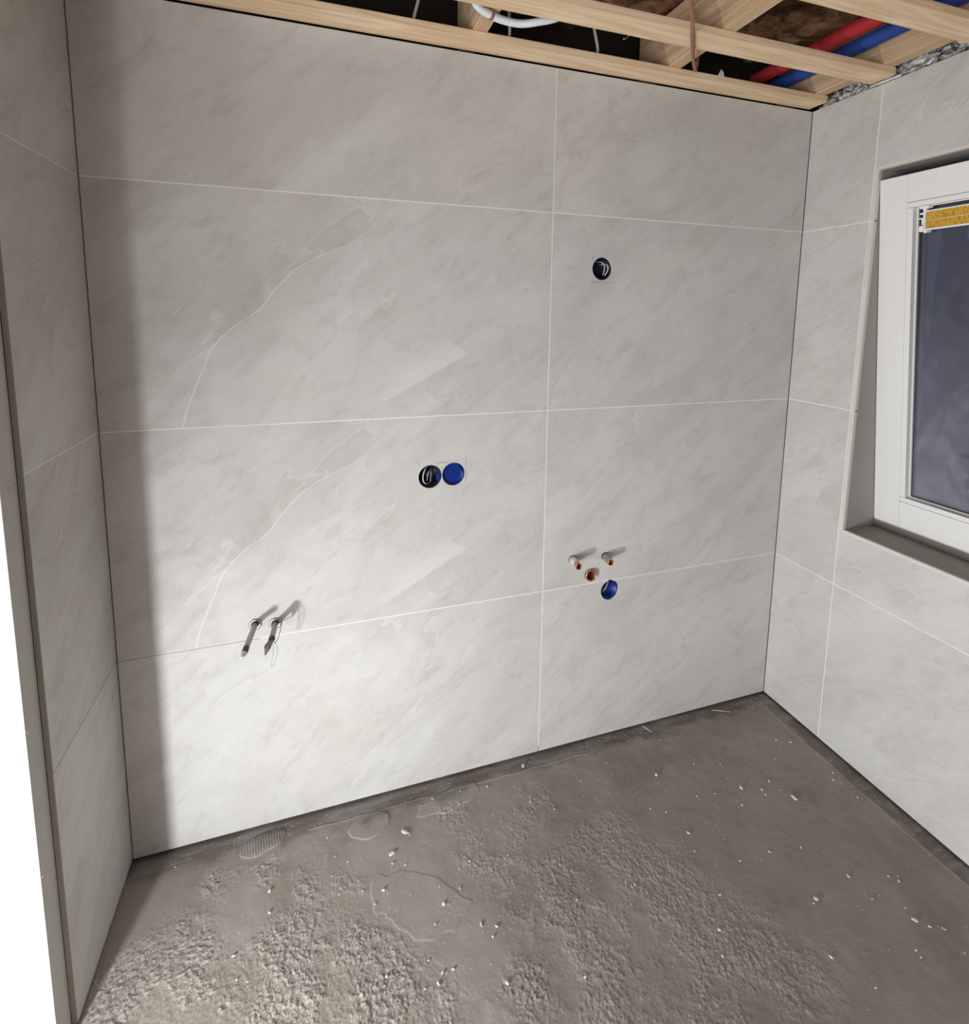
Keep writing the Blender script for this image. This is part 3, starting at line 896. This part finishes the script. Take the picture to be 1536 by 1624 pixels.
# crinkled foil above the right wall
rng = np.random.default_rng(8)
ys = np.linspace(-1.30, -0.010, 330); zs = np.linspace(2.1875, 2.29, 36)
nn = vnoise(0, 0, 1.3, .2, 0.030, rng, 3, 0.6, ys, zs)
bm = bmesh.new()
vv = [[bm.verts.new((W + 0.006 + (z - 2.1875) * 0.25 + 0.034 * abs(nn[j, i] - 0.5) * 2 + 0.004 * rng.random(), y, z)) for i, y in enumerate(ys)] for j, z in enumerate(zs)]
for j in range(len(zs) - 1):
    for i in range(len(ys) - 1):
        bm.faces.new((vv[j][i], vv[j][i + 1], vv[j + 1][i + 1], vv[j + 1][i]))
o = link('foil_insulation', bm, M['foil'], smooth=True)
sm = o.modifiers.new('thickness', 'SOLIDIFY'); sm.thickness = 0.001
tag(o, 'crinkled silver insulation foil tucked above the right tiled wall', 'insulation foil')
bm = bmesh.new()
pts = spline([(2.153, -0.205, 2.1895), (2.155, -0.235, 2.1905), (2.157, -0.262, 2.1900), (2.159, -0.292, 2.1915)], 6)
tube(bm, pts, [0.0018 + 0.0012 * random.random() for _ in pts], 8)
tag(link('sealant_strip', bm, M['white_foam'], smooth=True), 'small white strip between the second batten end and the right wall', 'sealant strip')

# pipes and cables in the ceiling
def conduit(name, pts, r, mat, label, cat, rib=0.0, pitch=0.004, parent=None):
    bm = bmesh.new()
    P = spline(pts, 14)
    if rib:
        Q = [P[0]]; rr = []
        L = [0]
        for a, b_ in zip(P, P[1:]): L.append(L[-1] + (b_ - a).length)
        n = int(L[-1] / pitch * 4)
        Q = []
        for k in range(n + 1):
            s = L[-1] * k / n
            i = max(j for j in range(len(L)) if L[j] <= s + 1e-9); i = min(i, len(P) - 2)
            tt = (s - L[i]) / max(1e-9, L[i + 1] - L[i])
            Q.append(P[i].lerp(P[i + 1], min(1, tt)))
        rr = [r + rib * math.cos(2 * PI * k / 4) for k in range(len(Q))]
        tube(bm, Q, rr, 18)
    else:
        tube(bm, P, r, 14)
    o = link(name, bm, mat, smooth=True)
    if label: tag(o, label, cat)
    return o
o = conduit('conduit_pipe', [(1.985, -1.2, 2.300), (1.985, -.6, 2.298), (1.988, -.3, 2.298), (1.985, .09, 2.300)], 0.0200, M['red_pipe'], 'red corrugated conduit running beside the blue one over the battens', 'pipe', 0.0009, 0.005)
o = conduit('conduit_pipe', [(2.045, -1.2, 2.278), (2.045, -.6, 2.276), (2.048, -.3, 2.276), (2.046, .09, 2.278)], 0.0200, M['blue_pipe'], 'blue corrugated conduit running between the red one and the last joist', 'pipe', 0.0009, 0.005)
o = conduit('flexible_conduit', [(0.86, -0.255, 2.262), (0.866, -0.215, 2.236), (0.890, -0.182, 2.212), (0.932, -0.163, 2.2045), (0.975, -0.153, 2.203), (1.017, -0.153, 2.2035), (1.058, -0.165, 2.209), (1.105, -0.175, 2.222), (1.16, -0.20, 2.245)], 0.0088, M['white_pvc'], 'white ribbed flexible conduit sagging under a joist at the top', 'conduit', 0.0006, 0.0032)
bm = bmesh.new()
lathe(bm, [(0.0100, -0.004), (0.0108, -0.004), (0.0108, 0.004), (0.0100, 0.004), (0.0100, -0.004)], (0.934, -0.162, 2.2045), (1, 0.3, -0.05), 20)
c_ = link('clip_band', bm, M['brown_cable'], smooth=True); c_.parent = o
tag(c_, 'brown band around the conduit')
conduit('brown_cable', [(1.628, -0.058, 2.262), (1.615, -0.0695, 2.222), (1.603, -0.082, 2.2075), (1.56, -0.130, 2.192), (1.498, -0.200, 2.1885), (1.437, -0.272, 2.1885), (1.381, -0.342, 2.190), (1.30, -0.43, 2.196), (1.16, -0.60, 2.25)], 0.0048, M['brown_cable'], 'brown cable hanging below the second batten near the top edge', 'cable')
for pts, lab in (([(0.80, -0.05, 2.38), (0.785, -0.045, 2.30), (0.768, -0.045, 2.235), (0.764, -0.04, 2.2185)], 'grey cable dropping into the ceiling void, leftmost of the hanging ones'),
                 ([(1.020, -0.03, 2.38), (1.023, -0.045, 2.29), (1.024, -0.05, 2.235), (1.024, -0.045, 2.2185)], 'grey cable hanging down behind the white sagging conduit'),
                 ([(1.268, -0.03, 2.38), (1.280, -0.045, 2.29), (1.292, -0.048, 2.235), (1.293, -0.04, 2.2185)], 'grey cable hanging between the white conduit and the brown cable')):
    conduit('hanging_cable', pts, 0.0042, M['grey_cable'], lab, 'cable')
bm = bmesh.new(); tube(bm, spline([(1.374, -0.05, 2.272), (1.40, -0.03, 2.292), (1.46, .02, 2.36), (1.47, .04, 2.43)], 6), 0.0022, 8)
tag(link('wire_offcut', bm, M['grey_cable']), 'thin pale wire end poking down in the dark ceiling gap left of the brown cable', 'wire')
bm = bmesh.new()
vs = [bm.verts.new(p) for p in ((1.700, -0.066, 2.2150), (1.722, -0.066, 2.2150), (1.716, -0.067, 2.226), (1.710, -0.066, 2.233), (1.703, -0.067, 2.222))]
f = bm.faces.new(vs); ex = bmesh.ops.extrude_face_region(bm, geom=[f])
bmesh.ops.translate(bm, verts=[v for v in ex['geom'] if isinstance(v, bmesh.types.BMVert)], vec=(0, 0.003, 0))
bmesh.ops.recalc_face_normals(bm, faces=bm.faces)
tag(link('wood_splinter', bm, M['tile_edge']), 'small torn splinter standing on the edge of the batten by the back wall', 'splinter')

# ------------------------------------------------------------------ blue socket boxes in the back wall
def socket(x, z, label, kind):
    r = 0.0338
    t_ = empty('socket_box', (x, 0.002, z))
    tag(t_, label, 'socket box', 'blue socket boxes in the back wall')
    bm = bmesh.new()
    if kind == 'cover':
        lathe(bm, [(r, 0.011), (r, 0.001), (r - 0.0012, 0.001), (r - 0.0014, 0.005), (r * .6, 0.0052), (0, 0.0046)], (0, 0.0, 0), (0, 1, 0), 40)
        link('shell', bm, M['blue'], t_, smooth=True)
        bm = bmesh.new()
        tube(bm, spline([(0.014, 0.0035, 0.026), (0.022, 0.0030, 0.014), (0.029, 0.0025, 0.002), (0.031, 0.003, -0.010)], 6), 0.0018, 8)
        link('pull_tab', bm, M['blue'], t_, smooth=True)
        return t_
    depth = 0.040 if kind != 'shallow' else 0.022
    lathe(bm, [(r, 0.009), (r, 0.002), (r - 0.0016, 0.002), (r - 0.002, depth), (0, depth)], (0, 0, 0), (0, 1, 0), 40)
    link('shell', bm, M['blue'] if kind == 'shallow' else M['blue_dark'], t_, smooth=True)
    def wire(pts, rad, mat, lab=None):
        bm = bmesh.new(); tube(bm, spline(pts, 8), rad, 8)
        w_ = link('wire', bm, mat, t_, smooth=True)
        if lab: tag(w_, lab)
    if kind == 'wires':
        wire([(0.002, .034, .026), (-0.012, .010, .022), (-0.020, .004, .004), (-0.019, .004, -.014), (-0.008, .012, -.026), (0.006, .030, -.026)], 0.0016, M['cream_wire'], 'thicker cream wire')
        wire([(0.010, .034, .020), (0.000, .010, .014), (-0.006, .006, .000), (-0.008, .008, -.014)], 0.0010, M['grey_wire'])
        wire([(0.014, .034, .018), (0.006, .010, .012), (0.003, .006, -.002), (0.003, .008, -.018)], 0.0010, M['grey_wire'])
        wire([(0.012, .034, .012), (-0.002, .012, .012), (-0.010, .006, .002)], 0.0009, M['grey_wire'])
        bm = bmesh.new()
        box(bm, 0.020, 0.040, 0.002, 0.006, -0.012, 0.006, bev=0.001)
        link('joining_tab', bm, M['blue'], t_)
    elif kind == 'dark':
        wire([(-0.006, .036, .024), (0.004, .008, .020), (0.011, .004, .004), (0.010, .010, -.018)], 0.0018, M['grey_wire'])
        wire([(0.010, .036, .016), (0.020, .008, .014), (0.023, .004, -.002), (0.016, .010, -.020)], 0.0014, M['cream_wire'], 'thin cream wire')
        wire([(-0.010, .034, .010), (-0.018, .014, .004), (-0.012, .012, -.012)], 0.0012, M['blue_dark'])
    else:
        wire([(0.004, .018, .030), (-0.004, .008, .020), (-0.012, .006, .006), (-0.020, .010, -.006)], 0.0034, M['dull_sheath'], 'grey cable sheath')
        bm = bmesh.new()
        tube(bm, [(0.008, 0.007, 0.018), (0.020, 0.005, 0.004)], 0.0016, 8)
        tube(bm, [(0.012, 0.007, 0.024), (0.022, 0.005, 0.012)], 0.0016, 8)
        link('locking_rib', bm, M['blue'], t_, smooth=True)
    return t_
socket(*sock['top'], 'round dark blue wall box alone high on the wall, loose wires inside', 'dark')
socket(*sock['dl'], 'round blue wall box with curled wires, left half of the joined pair', 'wires')
socket(*sock['dr'], 'round blue wall box with a plain blue cover, right half of the joined pair', 'cover')
socket(*sock['low'], 'round blue wall box low on the wall below the copper pipe stubs', 'shallow')
# pencilled squares round the boxes
def pencil_square(x0, x1, z0, z1, sides):
    bm = bmesh.new(); w_ = 0.0004
    if 'l' in sides: box(bm, x0 - w_, x0 + w_, -0.0002, 0.0004, z1 - 0.018, z1)
    if 'L' in sides: box(bm, x0 - w_, x0 + w_, -0.0002, 0.0004, z0, z1)
    if 'r' in sides: box(bm, x1 - w_, x1 + w_, -0.0002, 0.0004, z0, z1)
    if 't' in sides: box(bm, x0 + (x1 - x0) * .35, x0 + (x1 - x0) * .75, -0.0002, 0.0004, z1 - .012 - w_, z1 - .012 + w_)
    if 'b' in sides: box(bm, x0, x1, -0.0002, 0.0004, z0 - w_, z0 + w_)
    o = link('pencil_line', bm, M['pencil'], back)
pencil_square(0.7815, 0.9255, 0.970, 1.053, 'lrt')
pencil_square(1.3275, 1.4000, 1.583, 1.664, 'lb')

# ------------------------------------------------------------------ copper stubs
def stub(x, z, tip, r_s, r_c, label, sleeve_mat):
    t_ = empty('copper_pipe_stub', (x, 0.0, z))
    tag(t_, label, 'pipe stub', 'copper pipe stubs in the back wall')
    ax = Vector((tip[0] - x, tip[1], tip[2] - z)); L = ax.length; a = ax.normalized()
    bm = bmesh.new()
    lathe(bm, [(r_s * .6, -0.02), (r_s, -0.02), (r_s, L * .52), (r_s * .97, L * .60), (r_c * 1.02, L * .66)], (0, 0, 0), a, 32)
    link('sleeve', bm, sleeve_mat, t_, smooth=True)
    bm = bmesh.new()
    lathe(bm, [(r_c, L * .55), (r_c, L - .001), (r_c - .0006, L), (r_c - .0016, L), (r_c - .0020, L - .001)], (0, 0, 0), a, 32)
    link('pipe_end', bm, M['copper'], t_, smooth=True)
    bm = bmesh.new()
    lathe(bm, [(r_c - .0020, L - .0012), (r_c - .0021, L * .45), (0, L * .45)], (0, 0, 0), a, 32)
    link('bore', bm, M['copper_in'], t_, smooth=True)
    return t_
stub(1.293, 0.678, (1.291, -0.052, 0.677), 0.0125, 0.0108, 'copper pipe stub with pale collar, left of the upper two', M['sleeve'])
stub(1.416, 0.672, (1.414, -0.043, 0.669), 0.0125, 0.0108, 'copper pipe stub with silvery sleeve, right of the upper two', M['steel'])
t_ = empty('copper_pipe_socket', (1.361, 0.0, 0.615))
tag(t_, 'wide open copper pipe mouth nearly flush with the wall under the two stubs', 'pipe stub', 'copper pipe stubs in the back wall')
bm = bmesh.new()
lathe(bm, [(0.0188, 0.03), (0.0188, -0.006), (0.0196, -0.009), (0.0192, -0.011), (0.0172, -0.011), (0.0166, -0.009)], (0, 0, 0), (0, 1, 0), 40)
link('rim', bm, M['copper'], t_, smooth=True)
bm = bmesh.new()
lathe(bm, [(0.0166, -0.009), (0.0160, 0.028), (0.0125, 0.030), (0.0120, 0.040), (0, 0.040)], (0, 0, 0), (0, 1, 0), 40)
link('bore', bm, M['copper_in'], t_, smooth=True)

# ------------------------------------------------------------------ grey supply pipes with collars
def supply(x, z, pts, label, kind):
    t_ = empty('supply_pipe', (x, 0.0, z))
    tag(t_, label, 'pipe', 'grey supply pipes in the back wall')
    loc = [Vector(p) - Vector((x, 0, z)) for p in pts]
    bm = bmesh.new()
    lathe(bm, [(0.0075, 0.004), (0.0080, -0.0020), (0.0125, -0.0035), (0.0160, -0.0025), (0.0165, 0.0005), (0.0165, 0.006)], (0, 0, 0), (0, 1, 0), 32)
    link('collar', bm, M['steel'], t_, smooth=True)
    P = spline(loc, 8); n = len(P)
    k1 = int(n * (.62 if kind == 'tip' else .80))
    bm = bmesh.new(); tube(bm, [Vector((0, .03, 0))] + P[:k1 + 1], 0.0072, 18)
    link('tube', bm, M['steel'], t_, smooth=True)
    if kind == 'tip':
        k2 = int(n * .86)
        bm = bmesh.new(); tube(bm, P[k1:k2 + 1], 0.0078, 18); link('tape_wrap', bm, M['tape'], t_, smooth=True)
        bm = bmesh.new()
        tube(bm, P[k2:], [0.0082 - 0.0022 * i / max(1, n - k2 - 1) for i in range(n - k2)], 18)
        e = P[-1]; d_ = (P[-1] - P[-3]).normalized()
        tube(bm, [e, e + d_ * .004, e + d_ * .009], [0.0045, 0.0050, 0.0028], 14)
        link('threaded_end', bm, M['sleeve'], t_, smooth=True)
    else:
        bm = bmesh.new(); tube(bm, P[k1:], [0.0082] * (n - k1), 18); link('tape_wrap', bm, M['tape'], t_, smooth=True)
        e = P[-1]
        bm = bmesh.new()       # folded dark flap of tape
        a0 = e; a1 = e + Vector((-0.010, -0.004, -0.016)); a2 = e + Vector((-0.016, -0.006, -0.036))
        tube(bm, [a0, (a0 + a1) / 2, a1, a2], [0.0055, 0.0070, 0.0085, 0.0012], 6)
        link('tape_flap', bm, M['tape'], t_)
        bm = bmesh.new()
        wl = [e + Vector(q) for q in ((0.0, -.001, .002), (0.010, -.003, -.010), (0.014, -.003, -.034), (0.005, -.004, -.064), (-0.002, -.004, -.072), (-0.002, -.004, -.062), (0.003, -.003, -.036), (0.003, -.001, -.010))]
        tube(bm, spline(wl, 8), 0.0010, 8)
        link('wire_loop', bm, M['grey_cable'], t_, smooth=True)
        bm = bmesh.new()
        wl = [Vector(q) for q in ((0.012, .004, .002), (0.016, -.018, .000), (0.013, -.05, -.004), (0.009, -.085, .000), (0.004, -.105, .006))]
        tube(bm, spline(wl, 8), 0.0010, 8)
        link('wire', bm, M['grey_cable'], t_, smooth=True)
supply(0.329, 0.625, [(0.329, 0.0, 0.625), (0.325, -.04, 0.626), (0.319, -.08, 0.622), (0.315, -0.108, 0.619), (0.312, -.122, 0.618)], 'grey supply pipe with dark tape and pale threaded tip, left of the pair', 'tip')
supply(0.380, 0.619, [(0.380, 0.0, 0.619), (0.379, -.04, 0.623), (0.378, -.075, 0.628), (0.3775, -0.098, 0.632)], 'grey supply pipe with taped end and thin wire loop, right of the pair', 'loop')

# ------------------------------------------------------------------ crumbs on the floor
crumbs = [(0.113, -0.051), (0.358, -0.189), (0.361, -0.241), (0.23, -0.253), (0.29, -0.311), (0.52, -0.149), (0.552, -0.174), (0.671, -0.189), (0.667, -0.215), (0.714, -0.139), (0.81, -0.061), (0.898, -0.06), (1.12, -0.034), (1.094, -0.159), (0.725, -0.151), (0.7, -0.229), (0.637, -0.274), (0.612, -0.3), (0.585, -0.26), (0.838, -0.282), (0.974, -0.287), (0.869, -0.271), (0.984, -0.071), (0.777, -0.309), (0.826, -0.328), (0.778, -0.352), (0.789, -0.355), (0.748, -0.388), (0.889, -0.437), (0.855, -0.422), (0.874, -0.455), (0.717, -0.454), (0.768, -0.487), (0.743, -0.486), (0.73, -0.502), (0.7, -0.502), (0.877, -0.547), (0.622, -0.455), (0.616, -0.47), (0.567, -0.469), (0.303, -0.36), (0.325, -0.371), (0.511, -0.199), (0.527, -0.25), (0.502, -0.09),
          (1.522, -0.194), (1.751, -0.314), (1.708, -0.362), (1.883, -0.39), (1.596, -0.296), (1.751, -0.223), (1.433, -0.288), (1.471, -0.312), (1.493, -0.384), (1.475, -0.433), (1.337, -0.457), (1.246, -0.445), (1.266, -0.457), (1.104, -0.443), (1.463, -0.544), (1.404, -0.607), (1.373, -0.652), (1.049, -0.59), (1.945, -0.263), (2.055, -0.222), (2.014, -0.2), (2.083, -0.359), (2.061, -0.379), (2.074, -0.449), (1.809, -0.339), (1.806, -0.356), (1.864, -0.356), (1.856, -0.321), (1.657, -0.305), (1.831, -0.67), (1.928, -0.643), (1.953, -0.651), (1.942, -0.66), (1.825, -0.61), (1.89, -0.71), (1.692, -0.626), (1.677, -0.632), (1.885, -0.736), (1.905, -0.757), (1.932, -0.769), (1.935, -0.773), (1.82, -0.781), (1.816, -0.794), (1.925, -0.819), (1.675, -0.497), (1.769, -0.514), (1.576, -0.492), (1.658, -0.802), (1.615, -0.73), (1.622, -0.079), (1.669, -0.194), (1.276, -0.141), (1.154, -0.203), (1.39, -0.105)]
big = {(0.671, -0.189): 2.2, (0.714, -0.139): 2.4, (1.522, -0.194): 2.0, (1.751, -0.314): 2.2, (1.883, -0.39): 2.2, (1.12, -0.034): 2.2, (0.637, -0.274): 1.5, (0.778, -0.352): 1.7, (0.877, -0.547): 1.7, (1.885, -0.736): 1.9, (1.692, -0.626): 1.9, (0.358, -0.189): 1.5, (1.404, -0.607): 1.4}
big_label = {
    (0.671, -0.189): 'rounded pale mortar lump on the smooth patch left of the floor middle',
    (0.714, -0.139): 'large slanting pale mortar flake out from the wall below the joined blue boxes',
    (1.522, -0.194): 'large flat pale flake on the floor in front of the low blue box',
    (1.751, -0.314): 'large pale flake on the floor, the middle one of three toward the right corner',
    (1.883, -0.39): 'large pale flake on the floor nearest the right tiled wall',
    (1.12, -0.034): 'long pale mortar flake at the foot of the back wall near its vertical joint',
    (0.637, -0.274): 'chunky pale crumb alone on the smooth grey patch left of the floor middle',
    (0.778, -0.352): 'pale pinkish crumb where the smooth patch meets the rough screed in mid floor',
    (0.877, -0.547): 'large pale crumb near the bottom edge of the photo in mid floor',
    (1.885, -0.736): 'large pale mortar chip at the start of the chip row at the far right',
    (1.692, -0.626): 'large pale mortar chip right of the rough screed area, before the chip row',
    (0.358, -0.189): 'bright elongated crumb at the upper right of the left smooth patch',
    (1.404, -0.607): 'pale crumb at the end of the grey stain right of the rough screed'}
protos = []
for k in range(5):
    bm = bmesh.new()
    bmesh.ops.create_icosphere(bm, subdivisions=2, radius=0.0026)
    rr_ = random.Random(k)
    for v in bm.verts:
        v.co *= 0.72 + 0.5 * rr_.random()
        v.co.z = v.co.z * 0.75 + 0.0011
        v.co.x *= 1.0 + 0.25 * k
    me = bpy.data.meshes.new('mortar_crumb'); bm.to_mesh(me); bm.free(); me.materials.append(M['crumb'])
    protos.append(me)
for i, (x, y) in enumerate(crumbs):
    o = bpy.data.objects.new('mortar_crumb', protos[i % 5]); col.objects.link(o)
    s = big.get((x, y), 0.55 + 0.5 * random.random())
    o.location = (x, y, -0.0014)
    o.scale = (s, s * 0.9, min(s, 1.3) * 0.9); o.rotation_euler = (0, 0, random.random() * 6.28)
    tag(o, big_label.get((x, y), 'small pale mortar crumb lying on the rough screed floor'), 'crumb', 'pale crumbs scattered on the floor')
for (x0, y0, x1, y1), lab in (((1.598, -0.006, 1.613, -0.041), 'thin pale sliver lying on the floor against the back wall, nearer the middle'),
                              ((1.896, -0.018, 1.955, -0.046), 'thin pale sliver lying on the floor close to the right corner')):
    bm = bmesh.new(); tube(bm, [(x0, y0, 0.0000), ((x0 + x1) / 2, (y0 + y1) / 2, 0.0006), (x1, y1, 0.0000)], [0.0009, 0.0012, 0.0008], 6)
    tag(link('wood_sliver', bm, M['tile_edge']), lab, 'sliver')
# uncountable grit
bm = bmesh.new()
rg = random.Random(3)
for i in range(1500):
    x = rg.uniform(0.02, W - 0.02); y = -abs(rg.gauss(0, 0.42)) - 0.01
    if i > 1000: y = -0.008 - abs(rg.gauss(0, 0.025))
    if i > 1350: x, y = W - 0.01 - abs(rg.gauss(0, 0.03)), -rg.random()
    if y < -1.0: continue
    s = rg.uniform(0.0004, 0.0011)
    z = -0.0014
    vs = [bm.verts.new((x + s * rg.uniform(.6, 1.3) * a, y + s * rg.uniform(.6, 1.3) * b_, z + s * c)) for a, b_, c in ((1, 0, 0), (-1, .2, 0), (0, 1, 0), (0, -1, .2), (0, 0, 1.6))]
    for q in ((0, 2, 4), (2, 1, 4), (1, 3, 4), (3, 0, 4)):
        bm.faces.new([vs[j] for j in q])
tag(link('grit', bm, M['crumb']), 'fine pale grit strewn over the screed floor', 'grit', kind='stuff')
